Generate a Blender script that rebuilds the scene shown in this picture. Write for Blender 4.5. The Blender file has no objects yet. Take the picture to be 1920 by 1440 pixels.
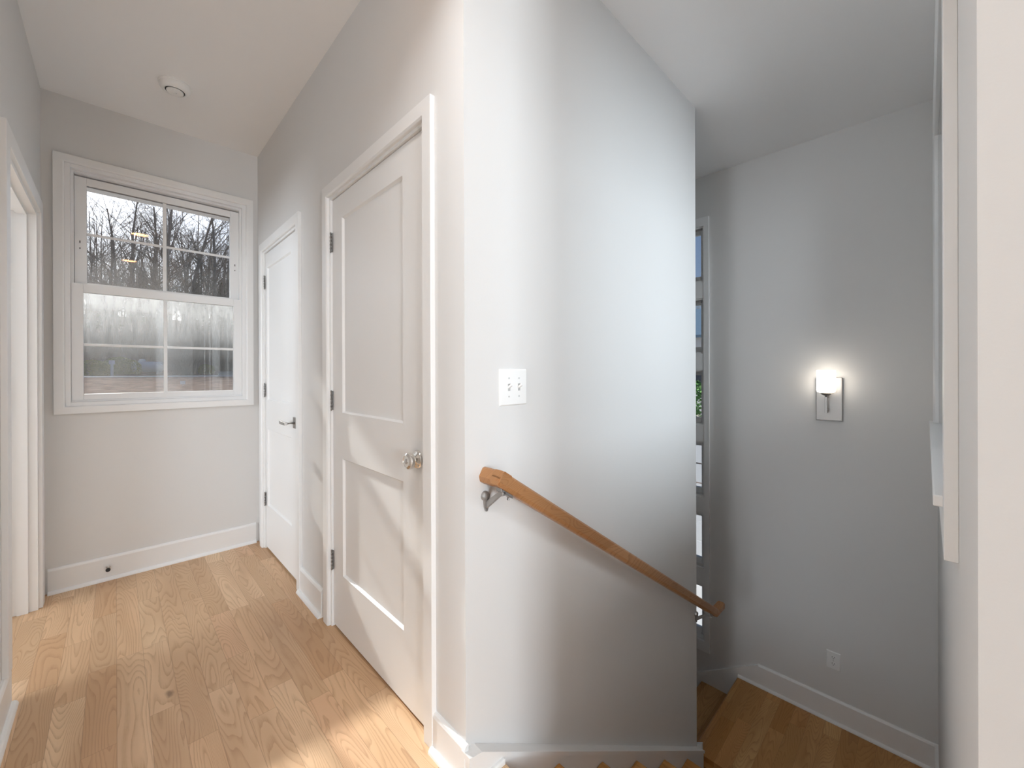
import bpy, bmesh, math, random
from mathutils import Vector, Matrix
R = math.radians
C = bpy.context.scene.collection
ABS = {}

# ------------------------------------------------------------------ helpers
def tag(o, label=None, cat=None, group=None, kind=None):
    if label: o['label'] = label
    if cat: o['category'] = cat
    if group: o['group'] = group
    if kind: o['kind'] = kind
    return o

def empty(name, loc, **k):
    o = bpy.data.objects.new(name, None)
    o.empty_display_size = .1
    C.objects.link(o); o.location = loc; ABS[o] = Vector(loc)
    return tag(o, **k)

def obj(name, bm, m, parent=None, smooth=False, origin=None, bevel=0, **k):
    """link a bmesh given in world coordinates as one mesh object"""
    co = [v.co for v in bm.verts]
    if origin is None:
        lo = Vector([min(c[i] for c in co) for i in range(3)]); hi = Vector([max(c[i] for c in co) for i in range(3)])
        origin = Vector(((lo.x+hi.x)/2, (lo.y+hi.y)/2, lo.z))
    origin = Vector(origin)
    bmesh.ops.translate(bm, verts=bm.verts, vec=-origin)
    me = bpy.data.meshes.new(name)
    bm.to_mesh(me); bm.free()
    if smooth:
        me.polygons.foreach_set('use_smooth', [True]*len(me.polygons))
    for mm in (m if isinstance(m, (list, tuple)) else [m]): me.materials.append(mm)
    o = bpy.data.objects.new(name, me); C.objects.link(o)
    if parent is not None:
        o.parent = parent; o.location = origin-ABS[parent]
    else: o.location = origin
    ABS[o] = origin
    if smooth == 'auto':
        try:
            me.set_sharp_from_angle(angle=R(35))
        except Exception: pass
    if bevel:
        b = o.modifiers.new('bevel', 'BEVEL'); b.width = bevel; b.segments = 2; b.limit_method = 'ANGLE'; b.angle_limit = R(40)
    return tag(o, **k)

def box(bm, x0, x1, y0, y1, z0, z1, mi=0):
    x0, x1 = sorted((x0, x1)); y0, y1 = sorted((y0, y1)); z0, z1 = sorted((z0, z1))
    v = [bm.verts.new(p) for p in ((x0,y0,z0),(x1,y0,z0),(x1,y1,z0),(x0,y1,z0),(x0,y0,z1),(x1,y0,z1),(x1,y1,z1),(x0,y1,z1))]
    for f in ((3,2,1,0),(4,5,6,7),(0,1,5,4),(1,2,6,5),(2,3,7,6),(3,0,4,7)):
        bm.faces.new([v[i] for i in f]).material_index = mi
    return v

def prism(bm, poly, axis, a, b, mi=0):
    """extrude a 2-D polygon along an axis. axis x: (y,z); y: (x,z); z: (x,y)"""
    def P(u, v, w): return {'x': (w,u,v), 'y': (u,w,v), 'z': (u,v,w)}[axis]
    A = [bm.verts.new(P(u, v, a)) for u, v in poly]; B = [bm.verts.new(P(u, v, b)) for u, v in poly]
    n = len(poly)
    fs = [bm.faces.new(A), bm.faces.new(B[::-1])]
    for i in range(n): fs.append(bm.faces.new((A[i], B[i], B[(i+1)%n], A[(i+1)%n])))
    for f in fs: f.material_index = mi
    bmesh.ops.recalc_face_normals(bm, faces=fs)

def frame_of(d):
    d = d.normalized(); u = Vector((0,0,1)) if abs(d.z) < .9 else Vector((1,0,0))
    a = d.cross(u).normalized(); return a, a.cross(d).normalized()

def tube(bm, pts, rad, n=8, cap=True, mi=0):
    pts = [Vector(p) for p in pts]
    if not isinstance(rad, (list, tuple)): rad = [rad]*len(pts)
    rings = []
    a = b = None
    for i, p in enumerate(pts):
        d = (pts[min(i+1, len(pts)-1)]-pts[max(i-1, 0)])
        if a is None: a, b = frame_of(d)
        else:
            d = d.normalized(); a = (a-d*a.dot(d)).normalized(); b = d.cross(a)
        rings.append([bm.verts.new(p+(a*math.cos(2*math.pi*k/n)+b*math.sin(2*math.pi*k/n))*rad[i]) for k in range(n)])
    fs = []
    for r, s in zip(rings, rings[1:]):
        for k in range(n): fs.append(bm.faces.new((r[k], r[(k+1)%n], s[(k+1)%n], s[k])))
    if cap:
        fs.append(bm.faces.new(rings[0][::-1])); fs.append(bm.faces.new(rings[-1]))
    for f in fs: f.material_index = mi
    if cap: bmesh.ops.recalc_face_normals(bm, faces=fs)

def lathe(bm, prof, M=None, n=32, mi=0):
    """prof: list of (r, h) turned round local z; M places it"""
    M = M or Matrix()
    rings = []
    for r, h in prof:
        if r < 1e-6: rings.append([bm.verts.new(M @ Vector((0,0,h)))])
        else: rings.append([bm.verts.new(M @ Vector((r*math.cos(2*math.pi*k/n), r*math.sin(2*math.pi*k/n), h))) for k in range(n)])
    fs = []
    for r, s in zip(rings, rings[1:]):
        for k in range(n):
            q = [r[k] if len(r) > 1 else r[0], r[(k+1)%n] if len(r) > 1 else r[0], s[(k+1)%n] if len(s) > 1 else s[0], s[k] if len(s) > 1 else s[0]]
            u = []
            for x in q:
                if x not in u: u.append(x)
            if len(u) > 2: fs.append(bm.faces.new(u))
    for f in fs: f.material_index = mi
    bmesh.ops.recalc_face_normals(bm, faces=fs)

def place(loc, zdir):
    """matrix taking local z to zdir at loc"""
    q = Vector((0,0,1)).rotation_difference(Vector(zdir)); return Matrix.Translation(loc) @ q.to_matrix().to_4x4()

def wall(name, axis, a, b, u0, u1, v0, v1, holes, m, kind='structure', **k):
    """solid wall between planes a<b of the axis (x or y); u = other horizontal axis, v = z; holes (u0,u1,v0,v1)"""
    us = sorted({u0, u1, *[h[0] for h in holes], *[h[1] for h in holes]}); us = [u for u in us if u0 <= u <= u1]
    vs = sorted({v0, v1, *[h[2] for h in holes], *[h[3] for h in holes]}); vs = [v for v in vs if v0 <= v <= v1]
    def hole(i, j):
        if i < 0 or j < 0 or i >= len(us)-1 or j >= len(vs)-1: return True
        u = (us[i]+us[i+1])/2; v = (vs[j]+vs[j+1])/2
        return any(h[0] < u < h[1] and h[2] < v < h[3] for h in holes)
    bm = bmesh.new(); cache = {}
    def V(w, u, v):
        key = (w, u, v)
        if key not in cache: cache[key] = bm.verts.new((w, u, v) if axis == 'x' else (u, w, v))
        return cache[key]
    for i in range(len(us)-1):
        for j in range(len(vs)-1):
            if hole(i, j): continue
            A, B, D, E = us[i], us[i+1], vs[j], vs[j+1]
            for w in (a, b): bm.faces.new((V(w,A,D), V(w,B,D), V(w,B,E), V(w,A,E)))
            if hole(i-1, j): bm.faces.new((V(a,A,D), V(b,A,D), V(b,A,E), V(a,A,E)))
            if hole(i+1, j): bm.faces.new((V(a,B,D), V(b,B,D), V(b,B,E), V(a,B,E)))
            if hole(i, j-1): bm.faces.new((V(a,A,D), V(b,A,D), V(b,B,D), V(a,B,D)))
            if hole(i, j+1): bm.faces.new((V(a,A,E), V(b,A,E), V(b,B,E), V(a,B,E)))
    bmesh.ops.recalc_face_normals(bm, faces=bm.faces)
    return obj(name, bm, m, kind=kind, **k)

# ------------------------------------------------------------------ materials
class N:
    def __init__(s, name):
        s.m = bpy.data.materials.new(name); s.m.use_nodes = True; s.t = s.m.node_tree; s.t.nodes.clear()
    def n(s, typ, ins=None, **props):
        nd = s.t.nodes.new(typ)
        for k, v in props.items(): setattr(nd, k, v)
        for k, v in (ins or {}).items():
            sock = nd.inputs[k]
            if hasattr(v, 'is_output') or isinstance(v, bpy.types.NodeSocket): s.t.links.new(v, sock)
            else: sock.default_value = v
        return nd
    def math(s, op, a, b=None, c=None):
        ins = {0: a}
        if b is not None: ins[1] = b
        if c is not None: ins[2] = c
        return s.n('ShaderNodeMath', ins, operation=op).outputs[0]
    def mix(s, f, a, b, mode='MIX'):
        nd = s.n('ShaderNodeMix', data_type='RGBA', blend_type=mode)
        for k, v in ((0, f), (6, a), (7, b)):
            if isinstance(v, bpy.types.NodeSocket): s.t.links.new(v, nd.inputs[k])
            else: nd.inputs[k].default_value = v if k == 0 else (*v[:3], 1)
        return nd.outputs[2]
    def ramp(s, f, stops, interp='LINEAR'):
        nd = s.n('ShaderNodeValToRGB', {0: f}); cr = nd.color_ramp; cr.interpolation = interp
        while len(cr.elements) < len(stops): cr.elements.new(.5)
        for e, (p, c) in zip(cr.elements, stops): e.position = p; e.color = (*c, 1) if not isinstance(c, (int, float)) else (c, c, c, 1)
        return nd.outputs[0]
    def out(s, sh):
        s.n('ShaderNodeOutputMaterial', {0: sh}); return s.m
    def obj_xyz(s, scale=None):
        tc = s.n('ShaderNodeTexCoord').outputs['Object']
        if scale: tc = s.n('ShaderNodeMapping', {'Vector': tc, 'Scale': scale}).outputs[0]
        return tc

def paint(name, col, rough, bump=.0, bscale=250):
    n = N(name)
    ins = {'Roughness': rough}
    no = n.n('ShaderNodeTexNoise', {'Vector': n.obj_xyz(), 'Scale': 1.3, 'Detail': 3.})
    c = n.mix(no.outputs[0], [x*.985 for x in col], [min(1, x*1.01) for x in col])
    ins['Base Color'] = c
    if bump:
        b = n.n('ShaderNodeTexNoise', {'Vector': n.obj_xyz(), 'Scale': float(bscale), 'Detail': 3.})
        ins['Normal'] = n.n('ShaderNodeBump', {'Height': b.outputs[0], 'Strength': bump, 'Distance': .001}).outputs[0]
    return n.out(n.n('ShaderNodeBsdfPrincipled', ins).outputs[0])

def plain(name, col, rough=.5, metal=0., **k):
    n = N(name); ins = {'Roughness': rough, 'Metallic': metal}
    no = n.n('ShaderNodeTexNoise', {'Vector': n.obj_xyz(), 'Scale': k.pop('ns', 8.), 'Detail': 3.})
    v = k.pop('var', .04)
    ins['Base Color'] = n.mix(no.outputs[0], [x*(1-v) for x in col], [min(1, x*(1+v)) for x in col]); ins.update(k)
    return n.out(n.n('ShaderNodeBsdfPrincipled', ins).outputs[0])

def brushed(name, col, rough, scale):
    n = N(name)
    no = n.n('ShaderNodeTexNoise', {'Vector': n.obj_xyz(scale), 'Scale': 60., 'Detail': 2.})
    r = n.math('MULTIPLY_ADD', no.outputs[0], .25, rough-.12)
    return n.out(n.n('ShaderNodeBsdfPrincipled', {'Base Color': (*col, 1), 'Metallic': 1., 'Roughness': r}).outputs[0])

def oak(name, along='y', width=.083, shift=0., boards=True, tint=(1,1,1), satur=1., rough=.33, ring=9.):
    """strip oak: every board its own tone, cathedral figure, pores and knots"""
    n = N(name)
    tc = n.n('ShaderNodeTexCoord').outputs['Object']
    sp = n.n('ShaderNodeSeparateXYZ', {0: tc})
    X, Y, Z = sp.outputs
    if along == 'y': U, V = X, Y
    else: U, V = Y, X
    if not boards: U = n.math('ADD', U, n.math('MULTIPLY', Z, .8))
    U = n.math('ADD', U, shift)
    uw = n.math('DIVIDE', U, width)
    row = n.math('FLOOR', uw)
    fu = n.math('FRACT', uw)
    wn = n.n('ShaderNodeTexWhiteNoise', {'W': row}, noise_dimensions='1D')
    r1 = wn.outputs[0]
    ln = n.math('MULTIPLY_ADD', r1, .55, .42) if boards else 50.
    vv = n.math('ADD', V, n.math('MULTIPLY', r1, 7.31))
    vl = n.math('DIVIDE', vv, ln)
    col = n.math('FLOOR', vl); fv = n.math('FRACT', vl)
    idv = n.n('ShaderNodeCombineXYZ', {0: row, 1: col, 2: 3.7}).outputs[0]
    w2 = n.n('ShaderNodeTexWhiteNoise', {'Vector': idv}, noise_dimensions='3D')
    rb = w2.outputs[0]; rc = n.n('ShaderNodeSeparateColor', {0: w2.outputs[1]})
    # figure: contour lines of a smooth field stretched along the board
    off = n.math('MULTIPLY', rb, 37.)
    gu = n.math('MULTIPLY', U, 11.); gv = n.math('MULTIPLY', V, n.math('MULTIPLY_ADD', rc.outputs[0], 1.0, .9))
    gp = n.n('ShaderNodeCombineXYZ', {0: gu, 1: n.math('ADD', gv, off), 2: off}).outputs[0]
    f1 = n.n('ShaderNodeTexNoise', {'Vector': gp, 'Scale': 1., 'Detail': 1.2, 'Roughness': .35}).outputs[0]
    wob = n.n('ShaderNodeTexNoise', {'Vector': n.n('ShaderNodeCombineXYZ', {0: n.math('MULTIPLY', U, 60.), 1: n.math('MULTIPLY', V, 22.), 2: off}).outputs[0], 'Scale': 1., 'Detail': 2.}).outputs[0]
    freq = n.math('MULTIPLY_ADD', rc.outputs[1], ring*2.2, ring*1.9)
    ph = n.math('ADD', n.math('MULTIPLY', f1, freq), n.math('MULTIPLY', wob, .32))
    ph = n.math('ADD', ph, n.math('MULTIPLY', U, 22.))
    s = n.math('FRACT', ph)
    line = n.ramp(s, [(0, .05), (.5, .1), (.78, .65), (.93, 1), (1, .05)])
    # pores
    pp = n.n('ShaderNodeCombineXYZ', {0: n.math('MULTIPLY', U, 420.), 1: n.math('MULTIPLY', V, 14.), 2: off}).outputs[0]
    pore = n.n('ShaderNodeTexNoise', {'Vector': pp, 'Scale': 1., 'Detail': 2.}).outputs[0]
    porem = n.ramp(pore, [(.35, 0), (.7, 1)])
    lm = n.math('MULTIPLY', line, n.math('MULTIPLY_ADD', porem, .5, .5))
    def T(c): return [x*t for x, t in zip(c, tint)]
    base = n.ramp(rb, [(0, T((.585,.365,.195))), (.16, T((.50,.285,.135))), (.32, T((.62,.41,.235))), (.48, T((.545,.345,.185))), (.62, T((.66,.455,.265))), (.74, T((.50,.31,.16))), (.88, T((.58,.35,.19))), (1, T((.70,.51,.31)))], 'CONSTANT')
    big = n.n('ShaderNodeTexNoise', {'Vector': n.n('ShaderNodeCombineXYZ', {0: n.math('MULTIPLY', U, 7.), 1: n.math('MULTIPLY', V, 1.1), 2: off}).outputs[0], 'Scale': 1., 'Detail': 2.}).outputs[0]
    base = n.mix(n.ramp(big, [(.42, 0), (.75, .85)]), base, T((.43,.25,.12)))
    c = n.mix(n.math('MULTIPLY', lm, .62), base, T((.30,.155,.065)))
    # knots
    kp = n.n('ShaderNodeCombineXYZ', {0: n.math('MULTIPLY', U, 5.2), 1: n.math('MULTIPLY', V, 2.9), 2: 0.}).outputs[0]
    vo = n.n('ShaderNodeTexVoronoi', {'Vector': kp, 'Scale': 1., 'Randomness': 1.})
    pick = n.math('GREATER_THAN', n.n('ShaderNodeSeparateColor', {0: vo.outputs['Color']}).outputs[0], .72)
    kd = n.math('ADD', vo.outputs['Distance'], n.math('MULTIPLY', n.math('SUBTRACT', wob, .5), .09))
    kn = n.ramp(kd, [(.03, 1), (.085, 0)])
    c = n.mix(n.math('MULTIPLY', n.math('MULTIPLY', kn, pick), .7), c, T((.13,.07,.035)))
    if satur != 1.: c = n.n('ShaderNodeHueSaturation', {'Color': c, 'Saturation': satur}).outputs[0]
    if boards:
        e = n.math('MINIMUM', fu, n.math('SUBTRACT', 1., fu)); e = n.math('MULTIPLY', e, width)
        g = n.math('MINIMUM', fv, n.math('SUBTRACT', 1., fv)); g = n.math('MULTIPLY', g, ln)
        gap = n.ramp(n.math('DIVIDE', n.math('MINIMUM', e, g), .0012), [(.25, 1), (1, 0)])
        c = n.mix(n.math('MULTIPLY', gap, .38), c, (.10,.05,.02))
    h = n.math('MULTIPLY', lm, -1.)
    bmp = n.n('ShaderNodeBump', {'Height': h, 'Strength': .12, 'Distance': .0006}).outputs[0]
    return n.out(n.n('ShaderNodeBsdfPrincipled', {'Base Color': c, 'Roughness': n.math('MULTIPLY_ADD', lm, .12, rough), 'Normal': bmp, 'Specular IOR Level': .4}).outputs[0])

def glass(name, refl=1.0, tint=(.97,.98,.98), haze=0.):
    n = N(name)
    fr = n.n('ShaderNodeFresnel', {'IOR': 1.5}).outputs[0]
    tr = n.n('ShaderNodeBsdfTransparent', {'Color': (*tint, 1)}).outputs[0]
    gl = n.n('ShaderNodeBsdfGlossy', {'Color': (1,1,1,1), 'Roughness': .015}).outputs[0]
    sh = n.n('ShaderNodeMixShader', {0: n.math('MULTIPLY', fr, refl), 1: tr, 2: gl}).outputs[0]
    if haze:
        st = n.n('ShaderNodeTexNoise', {'Vector': n.obj_xyz((9,9,2.2)), 'Scale': 1., 'Detail': 5., 'Roughness': .6}).outputs[0]
        df = n.n('ShaderNodeBsdfTranslucent', {'Color': (.9,.92,.92,1)}).outputs[0]
        sh = n.n('ShaderNodeMixShader', {0: n.math('MULTIPLY', n.ramp(st, [(.4, .25), (.7, 1)]), haze), 1: sh, 2: df}).outputs[0]
    return n.out(sh)

def screen_mat():
    n = N('insect_screen')
    no = n.n('ShaderNodeTexNoise', {'Vector': n.obj_xyz((30,30,7)), 'Scale': 1., 'Detail': 6., 'Roughness': .7}).outputs[0]
    df = n.n('ShaderNodeMixShader', {0: .6, 1: n.n('ShaderNodeBsdfDiffuse', {'Color': (.80,.80,.79,1)}).outputs[0], 2: n.n('ShaderNodeBsdfTranslucent', {'Color': (.84,.84,.83,1)}).outputs[0]}).outputs[0]
    z = n.n('ShaderNodeSeparateXYZ', {0: n.n('ShaderNodeTexCoord').outputs['Object']}).outputs[2]
    glare = n.ramp(z, [(.22, .025), (.34, .10), (.56, .42)])     # glare painted into the mesh, whiter towards the top
    f = n.math('MULTIPLY', n.ramp(no, [(.35, .55), (.65, 1)]), glare)
    return n.out(n.n('ShaderNodeMixShader', {0: f, 1: n.n('ShaderNodeBsdfTransparent').outputs[0], 2: df}).outputs[0])

def emit(name, col, s):
    n = N(name); return n.out(n.n('ShaderNodeEmission', {0: (*col, 1), 1: s}).outputs[0])

def noisy(name, c1, c2, scale, rough=.9, stretch=None, detail=6., bump=0.):
    n = N(name)
    no = n.n('ShaderNodeTexNoise', {'Vector': n.obj_xyz(stretch), 'Scale': scale, 'Detail': detail, 'Roughness': .65}).outputs[0]
    ins = {'Base Color': n.ramp(no, [(.33, c1), (.67, c2)]), 'Roughness': rough, 'Specular IOR Level': 0.}
    if bump: ins['Normal'] = n.n('ShaderNodeBump', {'Height': no, 'Strength': bump, 'Distance': .05}).outputs[0]
    return n.out(n.n('ShaderNodeBsdfPrincipled', ins).outputs[0])

WALL = paint('wall_paint', (.72,.715,.705), .75, .12)
CEIL = paint('ceiling_paint', (.92,.92,.92), .9, .12)
TRIM = paint('trim_paint', (.83,.83,.825), .38)
DOOR = paint('door_paint', (.83,.83,.825), .42)
VINYL = paint('vinyl', (.84,.845,.85), .35)
OAK = oak('oak_floor', tint=(1.13, 1.13, 1.13), satur=.92)
OAKX = oak('oak_landing', along='x', width=.083, shift=.03, tint=(.92,.84,.74), satur=1.12)  # same oak as the hall, stairwell dimness tinted into landing and treads
TREAD = oak('oak_tread', along='y', width=.13, shift=.05, tint=(.92,.84,.74), satur=1.12, ring=7.)
TREADX = oak('oak_tread_x', along='x', width=.13, shift=.05, tint=(.92,.84,.74), satur=1.12, ring=7.)
RAILM = oak('oak_rail', along='x', width=.3, boards=False, tint=(.78,.62,.50), satur=1.0, rough=.35, ring=14.)
NICKEL = brushed('brushed_nickel', (.40,.385,.37), .46, (1,1,30))
CHROME = plain('polished_chrome', (.82,.80,.77), .10, 1., var=.01)
HINGE = plain('hinge_nickel', (.55,.53,.51), .36, 1., var=.05)
DARK = plain('dark_slot', (.03,.03,.03), .7)
PLAST = plain('white_plastic', (.86,.86,.85), .3, var=.01)
RUB = plain('white_rubber', (.8,.8,.78), .7)
SHADE_ = emit('lit_glass_shade', (1, .91, .79), 5.5)
GL = glass('window_glass', 1.25, haze=.02)
GLC = glass('clear_glass', 1.)

# ------------------------------------------------------------------ measures (metres; upper floor at z = 0)
H = 1.215
ZC = 2.778; XD = .74; YB = 3.387; YC = .958; XE = 2.46; XS = 3.37; XL = -.29; YR = -.0425
RISE = .181; RUN = .277; ZL = -6*RISE; ZB = -2.9

# ------------------------------------------------------------------ room shell
W1 = (-.203, .665, 1.03, 2.405)                # back window rough opening (x0,x1,z0,z1)
wall('wall_back', 'y', YB, YB+.16, -3.5, XE, -.3, ZC, [W1], WALL)
DL = (2.345, 3.215, 0, 2.05)                    # door_1 opening in the left wall
wall('wall_left', 'x', XL-.115, XL, -1.5, YB, -.3, ZC, [(DL[0], DL[1], -.001, DL[3]), (.28, .86, -.001, 2.35)], WALL)  # unseen near run added to block light, opening facing the stairs to admit it
DF = (2.475, 3.232, 0, 2.06)                    # far door
DN = (1.16, 2.015, 0, 2.06)                     # near door
wall('wall_right', 'x', XD, XD+.115, YC+.115, YB, -.3, ZC, [(DF[0], DF[1], -.001, DF[3]), (DN[0], DN[1], -.001, DN[3])], WALL)
wall('wall_stair_side', 'y', YC, YC+.115, XD, XE, ZB, ZC, [], WALL)
wall('wall_stair_inner', 'x', XE-.115, XE, YC+.115, YB+1.5, ZB, ZC, [], WALL)
SW = [(1.228, 1.80, 1.924-.567*k, 2.361-.567*k) for k in range(6)]
def sc(y, z):   # measured on the plane x = 3.316, moved to the wall as built
    return y*1.013, H+(z-H)*1.013
SWH = []
for y0, y1, z0, z1 in SW:
    a, b = sc(y0, z0); c, d = sc(y1, z1); SWH.append((a, c, b, d))
wall('wall_stair_far', 'x', XS, XS+.16, YR-.16, YB+1.5, ZB, ZC, SWH, WALL)
W2 = (1.24, 2.96, .93, 2.40)
wall('wall_stair_right', 'y', YR-.16, YR, XD+.115, XS, ZB, ZC, [W2], WALL)
wall('wall_right_near', 'x', XD, XD+.115, -7.2, YR, -.3, ZC, [], WALL)
wall('wall_stair_end', 'y', YB+1.5, YB+1.65, XE-.115, XS+.16, ZB, ZC, [], WALL)
wall('wall_partition', 'y', .885, 1.0, -3.4, XL-.115, -.3, ZC, [], WALL)
LW = [(-2.55, -.58, .75, 2.4)]  # window added in the lengthened unseen loft for its fill panel
wall('wall_front', 'y', -7.36, -7.2, -3.4, XD+.115, -.3, ZC, LW, WALL)
wall('wall_outer', 'x', -3.56, -3.4, -7.36, YB, -.3, ZC, [(-6.4, -3.2, .75, 2.3), (.0, .84, .75, 2.3), (1.6, 3.05, .7, 2.3)], WALL)

bm = bmesh.new(); box(bm, -3.56, XS+.16, -7.36, YB+1.65, ZC, ZC+.2); obj('ceiling', bm, CEIL, kind='structure')
bm = bmesh.new()                                  # upper floor slab with the stair well left open
NOS = .862
box(bm, -3.4, XD, YC, YB, -.28, 0); box(bm, -3.4, XD, -7.2, YC, -.28, 0)
box(bm, XD, NOS-.025, YR, YC, -.28, -.028); box(bm, XD, NOS, YR, YC, -.028, 0)
box(bm, XD, XE-.115, YC+.115, YB, -.28, 0)
obj('floor', bm, OAK, origin=(0,0,0), kind='structure')
bm = bmesh.new(); box(bm, XD+.115, XS, YR-.16, YB+1.5, ZB-.2, ZB); obj('floor_lower', bm, OAK, origin=(0,0,0), kind='structure')

# ------------------------------------------------------------------ baseboards with shoe moulding
BBH = .137
def baseboard(name, axis, face, sgn, a, b, z=0., h=BBH, ends=(0, 0)):
    """board on a wall plane `face` standing out towards sgn, running a..b"""
    t = .015
    poly = [(0, 0), (t, 0), (t, h-.012), (t*.75, h-.004), (t*.45, h), (0, h)]
    P = [(face+sgn*u, z+v) for u, v in poly]
    bm = bmesh.new(); prism(bm, P, 'y' if axis == 'x' else 'x', a, b)
    o = obj(name, bm, TRIM, kind='structure')
    s = .017; q = [(t, 0), (t+s, 0), (t+s*.92, s*.4), (t+s*.7, s*.72), (t+s*.4, s*.92), (t, s)]
    Q = [(face+sgn*u, z+v) for u, v in q]
    bm = bmesh.new(); prism(bm, Q, 'y' if axis == 'x' else 'x', a+ends[0], b-ends[1])
    obj('shoe_moulding', bm, TRIM, o, smooth=False)
    return o
baseboard('baseboard_back', 'y', YB, -1, XL+.02, XD-.02)
baseboard('baseboard_left', 'x', XL, 1, 1.0, 2.345)
baseboard('baseboard_right', 'x', XD, -1, 2.10, 2.437, ends=(.0, .0))
o = baseboard('baseboard_right_corner', 'x', XD, -1, YC-.013, 1.114, h=.120)
baseboard('baseboard_right_near', 'x', XD, -1, -7.2, YR+.015)
baseboard('baseboard_stair_far', 'x', XS, -1, YR, .87, ZL, .155, ends=(.02, -.13))
baseboard('baseboard_stair_right', 'y', YR, 1, 2.50, XS-.015, ZL, .155)
bm = bmesh.new(); box(bm, XD, NOS, YC-.045, YC-.018, 0, .018); obj('trim_nosing', bm, TRIM, kind='structure', bevel=.004)

# ------------------------------------------------------------------ stairs
def skirt(bm, axis, face, sgn, t, pts_top, pts_bot):
    poly = pts_top+pts_bot[::-1]
    prism(bm, poly, axis, face, face+sgn*t)
YF = .918
st = empty('staircase', (1.7, .45, ZB), label='upper flight of oak stairs going down beside the handrail wall', cat='stairs')
st2 = empty('staircase', (2.9, 2.0, ZB), label='lower flight of oak stairs leaving the landing beyond the handrail wall', cat='stairs')
bm = bmesh.new()
sl = RISE/RUN
x_a = XD-.013; z_a = .098
skirt(bm, 'y', YC, -1, YC-YF-.006, [(x_a, z_a), (XD+.03, z_a-.01), (XE+.012, z_a-.01-(XE+.012-XD-.03)*sl)], [(x_a, -.28), (XD+.03, -.4), (XE+.012, -1.6)])
obj('skirt_board', bm, TRIM, st)
bm = bmesh.new()                                   # thin cap bead on the skirt
skirt(bm, 'y', YC, -1, YC-YF, [(x_a-.004, z_a+.008), (XD+.03, z_a-.002), (XE+.016, z_a-.002-(XE+.016-XD-.03)*sl)], [(x_a-.004, z_a-.008), (XD+.03, z_a-.018), (XE+.016, z_a-.018-(XE+.016-XD-.03)*sl)])
obj('skirt_cap', bm, TRIM, st)
bm = bmesh.new()
skirt(bm, 'y', YR, 1, .018, [(XD+.115, .12), (XE+.1, .12-(XE+.1-XD-.115)*sl)], [(XD+.115, -.4), (XE+.1, -1.6)])
obj('skirt_board', bm, TRIM, st)
bm = bmesh.new(); s0 = ZL+.155
skirt(bm, 'x', XS, -1, .016, [(.865, s0), (3.2, s0-(3.2-.865)*sl)], [(.865, ZL-.35), (3.2, ZL-.35-(3.2-.865)*sl)])
obj('skirt_board', bm, TRIM, st2)
def nose_poly(a0, a1, z):      # tread section with a rounded nose at a1
    r = .0135; s = 1 if a1 > a0 else -1; p = [(a0, z-.027)]
    for k in range(7):
        t = -math.pi/2+math.pi*k/6; p.append((a1-s*r+s*r*math.cos(t), z-r+r*math.sin(t)))
    return p+[(a0, z)]
for k in range(1, 6):
    xn = NOS+RUN*k-.003; z = -RISE*k
    bm = bmesh.new(); prism(bm, nose_poly(xn-RUN-.02, xn, z), 'y', YR+.018, YF+.003)
    obj('tread', bm, TREAD, st, origin=(.3*k, .7*k, z))
for k in range(0, 6):
    xn = NOS+RUN*k; z = -RISE*k
    bm = bmesh.new(); box(bm, xn-.05, xn-.03, YR+.018, YF+.003, z-RISE, z-.027)
    obj('riser', bm, TRIM, st)
for k in range(1, 8):
    yn = 1.005+RUN*k*.97; z = ZL-RISE*k
    bm = bmesh.new(); prism(bm, nose_poly(yn-RUN-.02, yn, z), 'x', XE+.018, XS-.016)
    obj('tread', bm, TREADX, st2, origin=(.4*k, .5*k, z))
for k in range(0, 8):
    yn = 1.005+RUN*k*.97; z = ZL-RISE*k
    bm = bmesh.new(); box(bm, XE+.018, XS-.016, yn-.05, yn-.03, z-RISE, z-.027); obj('riser', bm, TRIM, st2)
bm = bmesh.new()
skirt(bm, 'x', XE, 1, .018, [(.93, ZL+.11), (3.2, ZL+.11-(3.2-.93)*sl)], [(.93, ZL-.35), (3.2, ZL-.35-(3.2-.93)*sl)])
obj('skirt_board', bm, TRIM, st2)
bm = bmesh.new(); box(bm, NOS+RUN*6-.05, XS, YR, .975, ZL-.25, ZL-.027)
prism(bm, nose_poly(YR, 1.005, ZL), 'x', NOS+RUN*6-.012, XS)
obj('floor_landing', bm, OAKX, origin=(0,0,0), kind='structure')

# ------------------------------------------------------------------ handrail
hr = empty('handrail', (XD, YC-.05, .8), label='sloping oak handrail fixed to the white wall above the stairs', cat='handrail')
def rail_section(yc, w=.044, h=.046):
    a, b = w/2, h/2
    return [(yc-a, -b+.012), (yc-a+.007, -b+.002), (yc-a+.012, -b), (yc+a-.012, -b), (yc+a-.007, -b+.002), (yc+a, -b+.012), (yc+a, b-.007), (yc+a-.007, b), (yc-a+.007, b), (yc-a, b-.007)]
def sweep(path, sect):
    bm = bmesh.new(); rings = []
    n = len(path)
    for i, (x, z) in enumerate(path):
        d0 = Vector((path[i][0]-path[i-1][0], path[i][1]-path[i-1][1])).normalized() if i else None
        d1 = Vector((path[i+1][0]-path[i][0], path[i+1][1]-path[i][1])).normalized() if i < n-1 else None
        d = ((d0 or d1)+(d1 or d0)).normalized(); nrm = Vector((-d.y, d.x)); c = nrm.dot(Vector((-(d1 or d0).y, (d1 or d0).x)))
        rings.append([bm.verts.new((x+nrm.x*v/c, y, z+nrm.y*v/c)) for y, v in sect])
    for r, s in zip(rings, rings[1:]):
        for k in range(len(sect)): bm.faces.new((r[k], r[(k+1)%len(sect)], s[(k+1)%len(sect)], s[k]))
    bm.faces.new(rings[0]); bm.faces.new(rings[-1][::-1]); bmesh.ops.recalc_face_normals(bm, faces=bm.faces)
    return bm
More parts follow.
